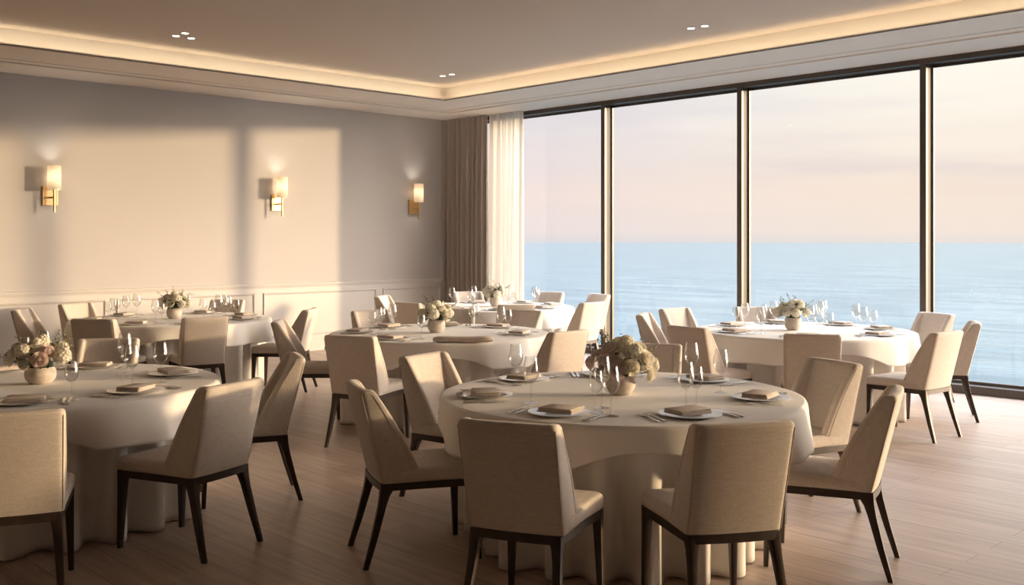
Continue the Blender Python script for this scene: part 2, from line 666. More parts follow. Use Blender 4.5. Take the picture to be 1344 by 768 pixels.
def panel_mould(name, x0, x1, z0, z1):
    mb = MB()
    w = .035
    prof = [(0, 0), (.004, -.010), (.014, -.016), (.024, -.010), (w, 0)]
    corners = [(x0, z0, 1, 1), (x1, z0, -1, 1), (x1, z1, -1, -1), (x0, z1, 1, -1)]
    rings = [[(cx + p[0] * sx, YL - .006 + p[1], cz + p[0] * sz) for p in prof] for cx, cz, sx, sz in corners]
    rings.append(rings[0])
    mb.loft(rings, False, False, closed=False)
    return st(mb.build(name, M['wainscot'], smooth=25))


for i, (a, b_) in enumerate([(-4.8, -3.0), (-2.85, -.95), (-.82, 1.05), (1.18, 3.05), (3.18, 5.10), (5.23, 7.18), (7.31, 9.27), (9.39, 10.55)]):
    panel_mould('trim_%d' % (i + 4), a, b_, .24, .875)

# window wall: bays between bronze mullions
MUL = [11.68, 9.355, 7.105, 4.78, 2.46, .14, -4.7]
FX0, FX1 = XW - .01, XW + .20
edges = [YL] + MUL
for i in range(len(MUL)):
    y1 = edges[i] - (.035 if i else 0)
    y0 = edges[i + 1] + .035
    f = MB()
    f.box(FX0, FX1, y0, y1, ZS - .075, ZS)
    f.box(FX0, FX1, y0, y1, 0, .085)
    f.box(XW + .135, XW + .165, y0, y1, .085, .115)
    f.box(XW + .135, XW + .165, y0, y1, ZS - .105, ZS - .075)
    f.box(XW + .135, XW + .165, y0, y0 + .018, .115, ZS - .105)
    f.box(XW + .135, XW + .165, y1 - .018, y1, .115, ZS - .105)
    w = st(f.build('window_%d' % (i + 1), M['frame'], smooth=0))
    g = MB().box(XW + .146, XW + .154, y0 + .018, y1 - .018, .115, ZS - .105).build('pane', M['pane'], w, smooth=0)
    mu = MB().box(FX0, FX0 + .045, y0 - .07, y0, 0, ZS)
    mu.build('window_mullion', M['frame'], w, smooth=0, bevel=.003)
    mu = MB().box(FX0 + .045, FX1, y0 - .066, y0 - .002, 0, ZS)
    mu.build('window_mullion_side', M['side'], w, smooth=0)
st(MB().box(XW, XW + .3, YB, MUL[-1] - .035, 0, ZS).build('wall_window_end', M['backwall'], smooth=0))

# the sea, far below and out to the horizon
s = MB()
s.add([(20, -40000, -55), (45000, -40000, -55), (45000, 60000, -55), (20, 60000, -55)], [(0, 1, 2, 3)])
sea = s.build('sea', M['sea'], smooth=0)
st(sea)


# ------------------------------------------------------------------ curtains
def curtain(name, mat, y0, y1, x, amp, n, seed, thick, parent=None):
    rnd = random.Random(seed)
    cols = n * 10
    ph = [rnd.uniform(-.5, .5) for _ in range(n + 2)]
    rows = 14
    mb = MB()

    def prof(t, off, zf):
        k = t * n
        i = int(k)
        f_ = k - i
        p = ph[i] * (1 - f_) + ph[i + 1] * f_
        a = amp * (1 + .25 * math.sin(3.1 * i + seed)) * (0.55 + .45 * min(1, (1 - zf) * 3))
        xx = x + a * math.sin(TAU * (k + .25 * p)) + .012 * math.sin(TAU * k * .37 + zf * 2)
        yy = y0 + (y1 - y0) * t + .008 * math.sin(zf * 4 + p * 6)
        return xx + off, yy
    rings = []
    for r in range(rows + 1):
        zf = r / rows
        z = .012 + (ZS - .004 - .016 - .012) * zf
        ring = [(*prof(c / cols, 0, zf), z) for c in range(cols + 1)]
        ring += [(*prof(c / cols, thick, zf), z) for c in range(cols, -1, -1)]
        rings.append(ring)
    mb.loft(rings)
    return mb.build(name, mat, parent, smooth=60)


dr = curtain('window_drape', M['drape'], 11.60, 12.655, XW - .17, .045, 9, 3, .006)
tag(dr, 'heavy taupe pleated drape hanging floor to ceiling in the room corner', 'curtain')
sh = curtain('sheer_curtain', M['sheer'], 10.87, 11.615, XW - .10, .028, 9, 8, .002)
tag(sh, 'white sheer pleated curtain hanging between taupe drape and first window', 'curtain')


# ------------------------------------------------------------------ wall sconces
def sconce():
    e = empty('wall_sconce')
    MB().box(-.09, .09, -.022, 0, -.115, .115).build('back_plate', M['brass'], e, smooth=0, bevel=.003)
    MB().tube([(.0, -.02, -.02), (.0, -.15, -.02)], .011, 10).build('arm', M['brass'], e)
    MB().tube([(0, -.15, -.20), (0, -.15, .155)], .0135, 12).build('rod', M['brass'], e)
    pr = [(.076, .07), (.076, .36), (.0735, .36), (.0735, .07)]
    s = MB()
    s.lathe(pr + [pr[0]], 40, 0, -.15, cap=False)
    sh = s.build('lamp_shade', M['shade'], e)
    MB().lathe([(.001, .16), (.018, .17), (.024, .20), (.024, .26), (.012, .29), (.001, .295)], 16, 0, -.15).build('bulb', M['bulb'], e)
    return e


sc0 = sconce()
scm = tree_map(sc0)
for i, (x, lab) in enumerate([(4.42, 'brass wall sconce with lit drum shade nearest the left edge of the picture'),
                              (7.53, 'brass wall sconce with lit shade between the mullion shadow and sunlit strip'),
                              (9.99, 'brass wall sconce with glowing shade nearest the taupe drape, in the shaded wall')]):
    o = sc0 if i == 0 else copy_tree(sc0, None, scm)
    o.location = (x, YL, 2.15)
    tag(o, lab, 'wall lamp', 'sconces on the left wall')


# ------------------------------------------------------------------ downlights and wall plate
def downlight():
    e = empty('downlight')
    MB().lathe([(.036, 0), (.048, 0), (.048, -.006), (.036, -.004), (.036, 0)], 24, cap=False).build('trim_ring', M['porcelain'], e)
    MB().lathe([(.036, -.001), (.034, -.003)], 24).build('lens', M['lens'], e)
    return e


dl0 = downlight()
dlm = tree_map(dl0)
H = (ZC - EYE) * 1322
first = True
for px, py, lab in [(231, 47, 'left one of the three lit ceiling spots above the sconce wall'),
                    (243, 43.5, 'farther middle one of the three lit ceiling spots above the sconce wall'),
                    (251, 50, 'right one of the three lit ceiling spots above the sconce wall'),
                    (581, 99.5, 'left lit ceiling spot of the pair near the cove corner'),
                    (593, 97.5, 'right lit ceiling spot of the pair near the cove corner'),
                    (907, 37, 'left lit ceiling spot of the pair near the windows'),
                    (925, 34, 'right lit ceiling spot of the pair near the windows')]:
    d = H / (317 - py)
    x, y = plan((px - 672) / 1322 * d, d)
    o = dl0 if first else copy_tree(dl0, None, dlm)
    first = False
    o.location = (x, y, ZC)
    tag(o, lab, 'ceiling light', 'recessed downlights')


# ------------------------------------------------------------------ dining chair
def round_poly(pts, rads, seg=4):
    """pts CCW or CW, each corner rounded with its own radius; always seg+1 points per corner"""
    out_ = []
    n = len(pts)
    for i in range(n):
        p = Vector(pts[i])
        a = (Vector(pts[i - 1]) - p)
        b_ = (Vector(pts[(i + 1) % n]) - p)
        la, lb = a.length, b_.length
        a.normalize()
        b_.normalize()
        r = min(rads[i], la * .49, lb * .49)
        q0 = p + a * r
        q1 = p + b_ * r
        for k in range(seg + 1):
            t = k / seg
            out_.append((q0 * (1 - t) ** 2 + p * 2 * t * (1 - t) + q1 * t ** 2).to_tuple())
    return out_


def cushion(outline, z0, z1, r, dome, inner=5):
    cx = sum(p[0] for p in outline) / len(outline)
    cy_ = sum(p[1] for p in outline) / len(outline)
    size = max(math.hypot(p[0] - cx, p[1] - cy_) for p in outline)

    def ring(e, z):
        res = []
        for p in outline:
            d = math.hypot(p[0] - cx, p[1] - cy_)
            k = (d - e) / d
            res.append((cx + (p[0] - cx) * k, cy_ + (p[1] - cy_) * k, z))
        return res
    rings = [ring(.012, z0), ring(.002, z0 + .008)]
    rings.append(ring(0, z0 + .02))
    for k in range(6):
        a = k / 5 * PI / 2
        rings.append(ring(r * (1 - math.cos(a)), z1 - r + r * math.sin(a)))
    for k in range(1, inner + 1):
        t = k / inner * .96
        res = []
        for p in outline:
            x = cx + (p[0] - cx) * (1 - r / size) * (1 - t)
            y = cy_ + (p[1] - cy_) * (1 - r / size) * (1 - t)
            res.append((x, y, z1 + dome * math.sin(t * PI / 2)))
        rings.append(res)
    return MB().loft(rings)


ZF0, ZF1, ZSEAT, ZTOP = .372, .408, .478, .875


def back_params(z):
    t = (z - ZF1) / (ZTOP - ZF1)
    w = .210 + .008 * t
    yb = -.252 - .115 * t
    depth = .215 * (1 - t) + .074 * t + .018 * math.sin(PI * t)
    return t, w, yb, yb + depth


def back_section(z, e=0.0):
    t, w, yb, yf = back_params(min(z, ZTOP))
    w -= e
    yb += e
    yf -= e
    th = .050 - 2 * e
    yi = yb + (.092 * (1 - t) + .052 * t) - 2 * e
    yi = min(yi, yf - .002)
    bow = .014
    pts = [(-w, yf), (-w, yb), (-w * .5, yb - bow * .8), (0, yb - bow), (w * .5, yb - bow * .8), (w, yb), (w, yf), (w - th, yf),
           (w - th - .004, yi), (0, yi - .004), (-(w - th) + .004, yi), (-(w - th), yf)]
    rads = [.02, .028, .05, .05, .05, .028, .02, .02, .018, .05, .018, .02]
    return [(x, y, z) for x, y in round_poly(pts, rads, 4)]


def make_chair():
    e = empty('dining_chair')
    # seat
    ol = round_poly([(-.236, .262), (-.210, -.215), (.210, -.215), (.236, .262)], [.05, .03, .03, .05], 6)
    # densify the long edges
    dense = []
    for i in range(len(ol)):
        a, b_ = Vector(ol[i]), Vector(ol[(i + 1) % len(ol)])
        k = max(1, int((b_ - a).length / .06))
        for j in range(k):
            dense.append((a + (b_ - a) * j / k).to_tuple())
    cushion(dense, ZF1, ZSEAT, .030, .016).build('seat', M['fabric'], e, smooth=60)
    # back with its wings
    rings = []
    zs = [ZF1 + .002 + (ZTOP - .022 - ZF1) * k / 12 for k in range(13)]
    for z in zs:
        rings.append(back_section(z))
    rr = .020
    for k in range(1, 6):
        a = k / 5 * PI / 2 * .92
        rings.append(back_section(zs[-1] + rr * math.sin(a), rr * (1 - math.cos(a))))
    bk = MB().loft(rings).build('backrest', M['fabric'], e, smooth=50)
    # piping along the back panel and down the wings
    zz = [ZF1 + .006 + (ZTOP - .03 - ZF1) * k / 10 for k in range(11)]
    for s in (-1, 1):
        MB().tube([(s * (back_params(z)[1] - .0055), back_params(z)[2] + .0055, z) for z in zz], .0026, 6).build('piping', M['piping'], bk)
        MB().tube([(s * (back_params(z)[1] + .0002), back_params(z)[3] - .036 + .012 * (z - ZF1) / .47, z) for z in zz], .0022, 6).build('piping', M['piping'], bk)
    # frame under the seat
    fr = MB()
    outer = round_poly([(-.228, .252), (-.202, -.258), (0, -.274), (.202, -.258), (.228, .252)], [.02, .03, .1, .03, .02], 4)
    inner = [(x * .88, y * .89) for x, y in outer]
    rings = [[(x, y, ZF0) for x, y in outer], [(x, y, ZF1) for x, y in outer], [(x, y, ZF1) for x, y in inner], [(x, y, ZF0) for x, y in inner]]
    rings.append(rings[0])
    fr.loft(rings, False, False)
    fr.build('seat_frame', M['wood'], e, smooth=35)
    # legs
    def leg(path):
        rings = []
        for (x, y, z, a, b_) in path:
            ring = round_poly([(x - a, y - b_), (x + a, y - b_), (x + a, y + b_), (x - a, y + b_)], [.006] * 4, 2)
            rings.append([(p[0], p[1], z) for p in ring])
        return MB().loft(rings)
    for s in (-1, 1):
        leg([(s * .205, .228, ZF1 - .002, .0235, .0235), (s * .206, .229, .36, .022, .022), (s * .208, .231, .30, .0195, .0195),
             (s * .212, .236, .15, .016, .016), (s * .216, .241, 0, .0125, .0125)]).build('leg', M['wood'], e, smooth=35)
    for s in (-1, 1):
        leg([(s * .176, -.222, ZF1 - .002, .026, .036), (s * .178, -.228, .372, .0245, .032), (s * .181, -.238, .345, .0215, .025),
             (s * .185, -.250, .30, .019, .0205), (s * .196, -.290, .15, .016, .017), (s * .206, -.335, 0, .0125, .0135)]).build('leg', M['wood'], e, smooth=35)
    return e


chair0 = make_chair()
chair_map = tree_map(chair0)
chair_used = [False]
CH_N = 'upholstered cream dining chairs round the tables'


def place_chair(cx, cd, phi, r, twist, label):
    x, y = plan(cx + r * math.cos(R(phi)), cd + r * math.sin(R(phi)))
    o = chair0 if not chair_used[0] else copy_tree(chair0, None, chair_map)
    chair_used[0] = True
    o.location = (x, y, 0)
    o.rotation_euler = (0, 0, R(phi + 180 + twist) - VIEW - PI / 2)
    tag(o, label, 'chair', CH_N)
    return o


# ------------------------------------------------------------------ tables and cloths
ZT = .75
OVER = .758


def table_shape(cx, cd, rad, seed, chairs, sq):
    x0, y0 = plan(cx, cd)
    return x0, y0


def make_table(cx, cd, rad, seed, chairs, sq, nm):
    """chairs = [(phi, r)], sq = direction of a straight side of the square overlay cloth (plan angle)"""
    rnd = random.Random(seed)
    x0, y0 = plan(cx, cd)
    off = math.degrees(VIEW)
    t = empty('banquet_table', (x0, y0, 0))
    tag(t, 'round banquet table hidden under the white cloths of ' + nm, 'table', 'round banquet tables')
    MB().lathe([(.001, .715), (rad - .075, .715), (rad - .065, .722), (rad - .065, .740), (rad - .075, .744), (.001, .744)], 64).build('tabletop', M['wood'], t)
    MB().lathe([(.001, 0), (.34, 0), (.34, .02), (.10, .06), (.06, .12), (.06, .66), (.16, .715), (.001, .715)], 32).build('pedestal', M['wood'], t)
    # floor-length cloth with deep folds, pressed in where a seat is pushed under the table
    n = 288
    nf = 24
    ph = [rnd.uniform(-.8, .8) for _ in range(nf + 1)]
    am = [rnd.uniform(.55, 1.25) for _ in range(nf + 1)]
    ph[nf] = ph[0]
    am[nf] = am[0]
    cang = [(R(p - off), r - .262 - .022) for p, r in chairs]
    rings = []
    for (rr_) in (.2, .6, .9):
        rings.append([(rr_ * rad * math.cos(TAU * i / n), rr_ * rad * math.sin(TAU * i / n), ZT - .001) for i in range(n)])
    rows = [(.0, ZT - .002)] + [(k / 22, None) for k in range(1, 23)]
    for s, _ in rows:
        ring = []
        for i in range(n):
            a = TAU * i / n
            k = i / n * nf
            j = int(k)
            f_ = k - j
            f_ = f_ * f_ * (3 - 2 * f_)
            p = ph[j] * (1 - f_) + ph[j + 1] * f_
            m_ = am[j] * (1 - f_) + am[j + 1] * f_
            w = math.sin(nf * a + p)
            fold = m_ * (math.copysign(abs(w) ** .6, w))
            z = ZT - .002 - (ZT - .008) * s
            edge = min(1, s / .05)
            r0 = rad - .012 + .008 * math.sin(edge * PI / 2)
            zz = z
            grow = min(1, max(0, (s - .03) / .42)) ** .6
            rr_ = r0 - .085 * grow + .068 * grow * fold + .008 * math.sin(3 * a + seed) * s
            # seats press the cloth in
            for ca, lim in cang:
                d = abs((a - ca + PI) % TAU - PI)
                half = math.atan2(.29, max(lim, .5))
                if d < half + .14 and lim < rr_ + .02:
                    kk = 1 - max(0, min(1, (d - half) / .14))
                    kk = kk * kk * (3 - 2 * kk)
                    zk = min(1, max(0, (s - .08) / .22))
                    # straight seat front, not an arc
                    lim2 = lim / max(.6, math.cos(min(d, half)))
                    lim2 = min(lim2, lim + .05)
                    tgt = min(rr_, lim2 + .055 * (fold - 1))
                    rr_ = rr_ + (tgt - rr_) * kk * zk
            ring.append((rr_ * math.cos(a), rr_ * math.sin(a), zz))
        rings.append(ring)
    u = MB().loft(rings, True, False).build('tablecloth', M['cloth'], None, smooth=80, loc=(x0, y0, 0))
    md = u.modifiers.new('thickness', 'SOLIDIFY')
    md.thickness = .0015
    md.offset = 1
    tag(u, 'floor length white folded tablecloth draping ' + nm, 'tablecloth', 'floor length tablecloths')
    # square overlay cloth: short at the middle of its sides, deeper at its corners
    rings = []
    for rr_ in (.15, .4, .7, .9):
        rings.append([(rr_ * rad * math.cos(TAU * i / n), rr_ * rad * math.sin(TAU * i / n), OVER - .0035) for i in range(n)])
    rings.append([((rad - .004) * math.cos(TAU * i / n), (rad - .004) * math.sin(TAU * i / n), OVER - .0035) for i in range(n)])
    sa = R(sq - off)
    for k in range(0, 15):
        s = k / 14
        ring = []
        for i in range(n):
            a = TAU * i / n
            rel = (a - sa + PI / 4) % (PI / 2) - PI / 4
            drop = min(.235, rad * 1.13 / math.cos(rel) - rad)
            c = (abs(rel) / (PI / 4)) ** 2
            w = math.sin(9 * a + seed) + .6 * math.sin(17 * a + seed * 2.1)
            arc = .018
            dz = s * drop
            ang = min(1, dz / (arc * 1.4)) * PI / 2
            rr_ = rad - .004 + arc * math.sin(ang)
            zz = OVER - .0035 - arc * (1 - math.cos(ang)) - max(0, dz - arc * 1.4)
            rr_ += (.034 + .040 * c) * s * (.48 + .42 * w) + .014 * c * s
            ring.append((rr_ * math.cos(a), rr_ * math.sin(a), zz))
        rings.append(ring)
    v = MB().loft(rings, True, False).build('overlay_cloth', M['overcloth'], None, smooth=80, loc=(x0, y0, 0))
    md = v.modifiers.new('thickness', 'SOLIDIFY')
    md.thickness = .0015
    md.offset = 1
    tag(v, 'square ivory overlay cloth with drooping corners spread over ' + nm, 'tablecloth', 'square overlay cloths')
    return x0, y0


# ------------------------------------------------------------------ tableware prototypes
def proto(mb_name, mb, mat, smooth=40):
    return mb.mesh(mb_name, mat, smooth)


plate_me = MB().lathe([(.001, .004), (.092, .004), (.106, .006), (.152, .0160), (.156, .0180), (.153, .0190), (.106, .010), (.092, .0075), (.001, .0075)], 56)
plate_mesh = plate_me.mesh('dinner_plate', M['porcelain'])


def napkin_mesh(seed):
    rnd = random.Random(seed)
    mb = MB()
    z = 0
    for k in range(4):
        w = .096 - .001 * k + rnd.uniform(-.002, .002)
        h = .070 + rnd.uniform(-.003, .003)
        dx, dy = rnd.uniform(-.003, .003), rnd.uniform(-.003, .003)
        ol = round_poly([(-w + dx, -h + dy), (w + dx, -h + dy), (w + dx, h + dy), (-w + dx, h + dy)], [.006] * 4, 3)
        th = .0062
        rings = []
        for zz, e in ((0, .003), (.0015, .0005), (.0045, .0005), (.006, .003)):
            rings.append([(x * (1 - e / .07), y * (1 - e / .06), z + zz * th / .006 + .0022 * math.sin(x * 22 + seed) * (k > 1)) for x, y in ol])
        mb.loft(rings)
        z += th - .0004
    return mb.mesh('folded_napkin', M['napkin'], 50)


napkin_meshes = [napkin_mesh(i) for i in range(4)]


def strip(path):
    """flat bar along y: (y, half width, z, half thickness)"""
    rings = []
    for y, w, z, h in path:
        rings.append([(-w, y, z - h * .4), (-w * .5, y, z - h), (w * .5, y, z - h), (w, y, z - h * .4), (w, y, z + h * .4), (w * .5, y, z + h), (-w * .5, y, z + h), (-w, y, z + h * .4)])
    return MB().loft(rings)


fork_mb = strip([(-.105, .006, .0035, .0014), (-.10, .0085, .003, .0018), (-.05, .006, .0035, .0018), (.0, .0035, .006, .0018), (.03, .003, .008, .0016),
                 (.045, .009, .0065, .0013), (.055, .0118, .005, .0012), (.066, .0118, .004, .0011)])
for tx in (-.0098, -.0033, .0033, .0098):
    s_ = strip([(.064, .0018, .004, .0011), (.085, .0016, .0035, .001), (.108, .0009, .007, .0008)])
    s_.v = [(x + tx, y, z) for x, y, z in s_.v]
    fork_mb.add(s_.v, s_.f)
fork_mesh = fork_mb.mesh('fork', M['steel'])
knife_mesh = strip([(-.12, .005, .003, .002), (-.115, .0085, .0035, .003), (-.04, .007, .004, .003), (-.01, .0055, .004, .0026), (.0, .0085, .0035, .0012),
                    (.05, .0098, .003, .0009), (.095, .0085, .003, .0008), (.118, .0015, .003, .0006)]).mesh('knife', M['steel'])
sp = strip([(-.10, .006, .003, .0014), (-.095, .0085, .003, .0018), (-.05, .006, .0035, .0018), (.0, .0035, .006, .0018), (.035, .003, .007, .0016)])
bowl = []
for k in range(7):
    t = k / 6
    rr_ = math.sin(PI * (0.04 + t * .92)) ** .7
    bowl.append([(.019 * rr_ * math.cos(a), .058 + (.030 * (t * 2 - 1)), .008 - .006 * rr_ * max(0, -math.sin(a)) * 1.0 + .0006 * (math.sin(a) > 0)) for a in [TAU * i / 12 for i in range(12)]])
spoon_mb = sp
spoon_mb.loft(bowl)
spoon_mesh = spoon_mb.mesh('spoon', M['steel'])


def glass_mesh(h, stem, rb, rrim, foot):
    """closed wine glass shell"""
    outer = [(.001, .0), (foot, .0), (foot + .0006, .0012), (foot - .004, .003), (foot * .5, .005), (.008, .009), (.0045, .016), (.0038, .03), (.0036, stem * .7), (.0045, stem - .006), (.010, stem + .001)]
    bo = []
    k = 12
    hb = h - stem
    for i in range(1, k + 1):
        t = i / k
        if t < .42:
            u = t / .42
            r = .010 + (rb - .010) * math.sin(u * PI / 2) ** .85
        else:
            u = (t - .42) / .58
            r = rb + (rrim - rb) * (u ** 1.35)
        bo.append((r, stem + hb * t * 1.0))
    prof = outer + bo
    th = .0013
    inner = [(max(.001, r - th), z + (th if i < 3 else 0)) for i, (r, z) in enumerate(bo)][::-1]
    prof += [(bo[-1][0] - th * .5, bo[-1][1] + .0004)] + inner + [(.001, stem + .006)]
    return MB().lathe(prof, 28).mesh('wine_glass', M['glass'], 50)


glass_tall = glass_mesh(.242, .105, .043, .031, .037)
glass_small = glass_mesh(.208, .094, .036, .027, .034)
glass_back = glass_mesh(.262, .118, .045, .034, .038)
GL = {'red': (glass_tall, 'wide wine glass'), 'white': (glass_small, 'small wine glass'), 'water': (glass_back, 'tallest wine glass')}


def put(me, name, x, y, z, rz, label, cat, group):
    o = bpy.data.objects.new(name, me)
    C.objects.link(o)
    o.location = (x, y, z)
    o.rotation_euler = (0, 0, rz)
    tag(o, label, cat, group)
    return o


def setting(cx, cd, phi, r, place, nm, seed, glasses=('red', 'white'), parts='pnfk'):
    """a place laid at plan angle phi of the table centred on (cx, cd)"""
    rnd = random.Random(seed)
    x0, y0 = plan(cx, cd)
    a = R(phi) - VIEW
    rz = a + PI / 2          # local +y towards the table centre, local +x the diner's right

    def at(lx, ly):
        px_, py_ = x0 + r * math.cos(a), y0 + r * math.sin(a)
        return px_ + lx * math.cos(rz) - ly * math.sin(rz), py_ + lx * math.sin(rz) + ly * math.cos(rz)
    where = place + ' of ' + nm
    if 'p' in parts:
        x, y = at(0, 0)
        put(plate_mesh, 'dinner_plate', x, y, OVER - .006, rz, 'round white dinner plate laid ' + where, 'plate', 'dinner plates')
    if 'n' in parts:
        x, y = at(rnd.uniform(-.01, .01), rnd.uniform(-.008, .008))
        put(napkin_meshes[seed % 4], 'folded_napkin', x, y, OVER + .0115, rz + rnd.uniform(-.35, .35), 'folded taupe napkin on the plate ' + where, 'napkin', 'napkins on the plates')
    if 'f' in parts:
        for k, (lx, w) in enumerate(((-.222, 'outer'), (-.188, 'inner'))):
            x, y = at(lx, -.01 + .012 * k)
            put(fork_mesh, 'fork', x, y, OVER, rz + rnd.uniform(-.08, .08), w + ' steel fork of the plate setting ' + where, 'fork', 'forks')
    if 'k' in parts:
        x, y = at(.186, -.01)
        put(knife_mesh, 'knife', x, y, OVER, rz + rnd.uniform(-.05, .05), 'inner steel knife of the plate setting ' + where, 'knife', 'knives')
        x, y = at(.214, -.015)
        put(knife_mesh, 'knife', x, y, OVER, rz + rnd.uniform(-.05, .05), 'outer steel knife of the plate setting ' + where, 'knife', 'knives')
    spots = {'red': (.115, .20), 'white': (.205, .155), 'water': (.045, .285)}
    for g in glasses:
        x, y = at(spots[g][0] + rnd.uniform(-.005, .005), spots[g][1] + rnd.uniform(-.005, .005))
        put(GL[g][0], 'wine_glass', x, y, OVER - .0015, rnd.uniform(0, 6), GL[g][1] + ' set ' + where, 'wine glass', 'wine glasses')


def lone_glass(x, d, kind, label):
    X, Y = plan(x, d)
    put(GL[kind][0], 'wine_glass', X, Y, OVER - .0015, 0, GL[kind][1] + ' ' + label, 'wine glass', 'wine glasses')


# ------------------------------------------------------------------ flowers
def petal(mb, mat4, w, h, cup, curl):
    nu, nv = 5, 4
    vs = []
    for j in range(nv + 1):
        v = j / nv
        ww = w * math.sin(PI * (.12 + .62 * v)) ** .8
        for i in range(nu + 1):
            u = i / nu * 2 - 1
            x = u * ww
            z = h * v * (1 - .08 * u * u)
            y = -cup * (1 - u * u) * math.sin(PI * min(1, v * .9)) + curl * v ** 3 * -1 + .0
            vs.append(mat4 @ Vector((x, y, z)))
    fs = [(j * (nu + 1) + i, j * (nu + 1) + i + 1, (j + 1) * (nu + 1) + i + 1, (j + 1) * (nu + 1) + i) for j in range(nv) for i in range(nu)]
    mb.add(vs, fs)


def rose_mesh(seed, mat, R0=.04):
    """open garden rose: rings of cupped petals round a tight heart; axis along +z"""
    rnd = random.Random(seed)
    mb = MB()
    for ring, (n, rad, tilt, w, h) in enumerate([(3, .07, -10, .22, .80), (5, .16, -4, .28, .84), (6, .28, 2, .34, .84), (8, .41, 9, .38, .80), (9, .54, 17, .42, .74), (10, .66, 28, .46, .66), (10, .76, 44, .50, .56)]):
        for k in range(n):
            a = TAU * (k + rnd.uniform(-.15, .15)) / n + ring * .7
            mt = Matrix.Rotation(a, 4, 'Z') @ Matrix.Translation((0, -rad * R0, (-.15 - .07 * ring) * R0)) @ Matrix.Rotation(R(tilt + rnd.uniform(-5, 5)), 4, 'X')
            petal(mb, mt, w * R0 * 1.15, h * R0 * 1.25, .14 * R0, .10 * R0 * (ring / 3))
    s0 = len(mb.v)
    mb.lathe([(.001, -.5 * R0), (.45 * R0, -.3 * R0), (.66 * R0, -.1 * R0), (.40 * R0, .05 * R0), (.001, .1 * R0)], 10)
    return mb.mesh('rose', mat, 70)


def hydrangea_mesh(seed, mat, R0=.045):
    rnd = random.Random(seed)
    mb = MB()
    mb.lathe([(.001, -.8 * R0), (.5 * R0, -.6 * R0), (.8 * R0, 0), (.5 * R0, .6 * R0), (.001, .8 * R0)], 10)
    n = 64
    for i in range(n):
        z = 1 - 1.65 * i / n
        rr_ = math.sqrt(max(0, 1 - z * z))
        th = i * 2.39996 + rnd.uniform(-.1, .1)
        nrm = Vector((rr_ * math.cos(th), rr_ * math.sin(th), z))
        q = nrm.to_track_quat('Z', 'Y').to_matrix().to_4x4()
        base = Matrix.Translation(nrm * R0 * rnd.uniform(.86, 1.02)) @ q @ Matrix.Rotation(rnd.uniform(0, 6), 4, 'Z')
        for k in range(4):
            mt = base @ Matrix.Rotation(k * PI / 2, 4, 'Z')
            s = R0 * .24
            vs = [mt @ Vector(p) for p in ((0, 0, 0), (s * .55, s * .35, .12 * s), (s * .62, s * .9, .3 * s), (0, s * 1.15, .2 * s), (-s * .62, s * .9, .3 * s), (-s * .55, s * .35, .12 * s))]
            mb.add(vs, [(0, 1, 2, 3), (0, 3, 4, 5)])
    return mb.mesh('hydrangea', mat, 30)


def leaf_mesh():
    mb = MB()
    rows = 8
    vs = []
    for j in range(rows + 1):
        v = j / rows
        w = .021 * math.sin(PI * v ** .8) ** .8 + .0008
        z = .012 * math.sin(v * PI * .8)
        vs += [(-w, v * .075, z + .004), (0, v * .075, z), (w, v * .075, z + .004)]
    fs = [(j * 3 + i, j * 3 + i + 1, (j + 1) * 3 + i + 1, (j + 1) * 3 + i) for j in range(rows) for i in range(2)]
    mb.add(vs, fs)
    return mb.mesh('leaf', M['leaf'], 60)


def sprig_mesh(seed):
    rnd = random.Random(seed)
    mb = MB()
    pts = [(0, 0, 0), (.006, .004, .05), (.016, .004, .10), (.03, 0, .145)]
    mb.tube(pts, .0012, 5)
    for k in range(16):
        t = .25 + .75 * k / 15
        z = .145 * t
        x = .03 * t * t
        a = k * 2.4
        base = Matrix.Translation((x, 0, z)) @ Matrix.Rotation(a, 4, 'Z') @ Matrix.Rotation(R(rnd.uniform(-50, -10)), 4, 'X')
        s = rnd.uniform(.007, .012)
        vs = [base @ Vector(p) for p in ((0, 0, 0), (s * .5, s * 1.0, .001), (s * .45, s * 1.8, .002), (0, s * 2.3, .001), (-s * .45, s * 1.8, .002), (-s * .5, s * 1.0, .001))]
        mb.add(vs, [(0, 1, 2, 3), (0, 3, 4, 5)])
    return mb.mesh('sprig', M['sprig'], 60)


roses = {'c': [rose_mesh(1, M['rose_cream'], .043), rose_mesh(2, M['rose_cream'], .036)], 'b': [rose_mesh(3, M['rose_blush'], .042), rose_mesh(4, M['rose_blush'], .035)]}
hyd = [hydrangea_mesh(5, M['hydrangea'], .050), hydrangea_mesh(6, M['hydrangea'], .042)]
leaf_me = leaf_mesh()
sprigs = [sprig_mesh(7), sprig_mesh(9)]


def vase_mesh(rw, h):
    p = [(.001, 0), (rw * .55, 0), (rw * .72, .006), (rw * .93, h * .28), (rw, h * .55), (rw * .97, h * .8), (rw * .88, h * .97), (rw * .85, h), (rw * .80, h * .985),
         (rw * .86, h * .8), (rw * .86, h * .4), (.001, h * .25)]
    return MB().lathe(p, 36).mesh('vase', M['vase'], 50)


vases = [vase_mesh(.082, .118), vase_mesh(.088, .100)]


def child(me, name, parent, loc, rot):
    o = bpy.data.objects.new(name, me)
    C.objects.link(o)
    o.parent = parent
    o.location = loc
    o.rotation_euler = rot
    return o


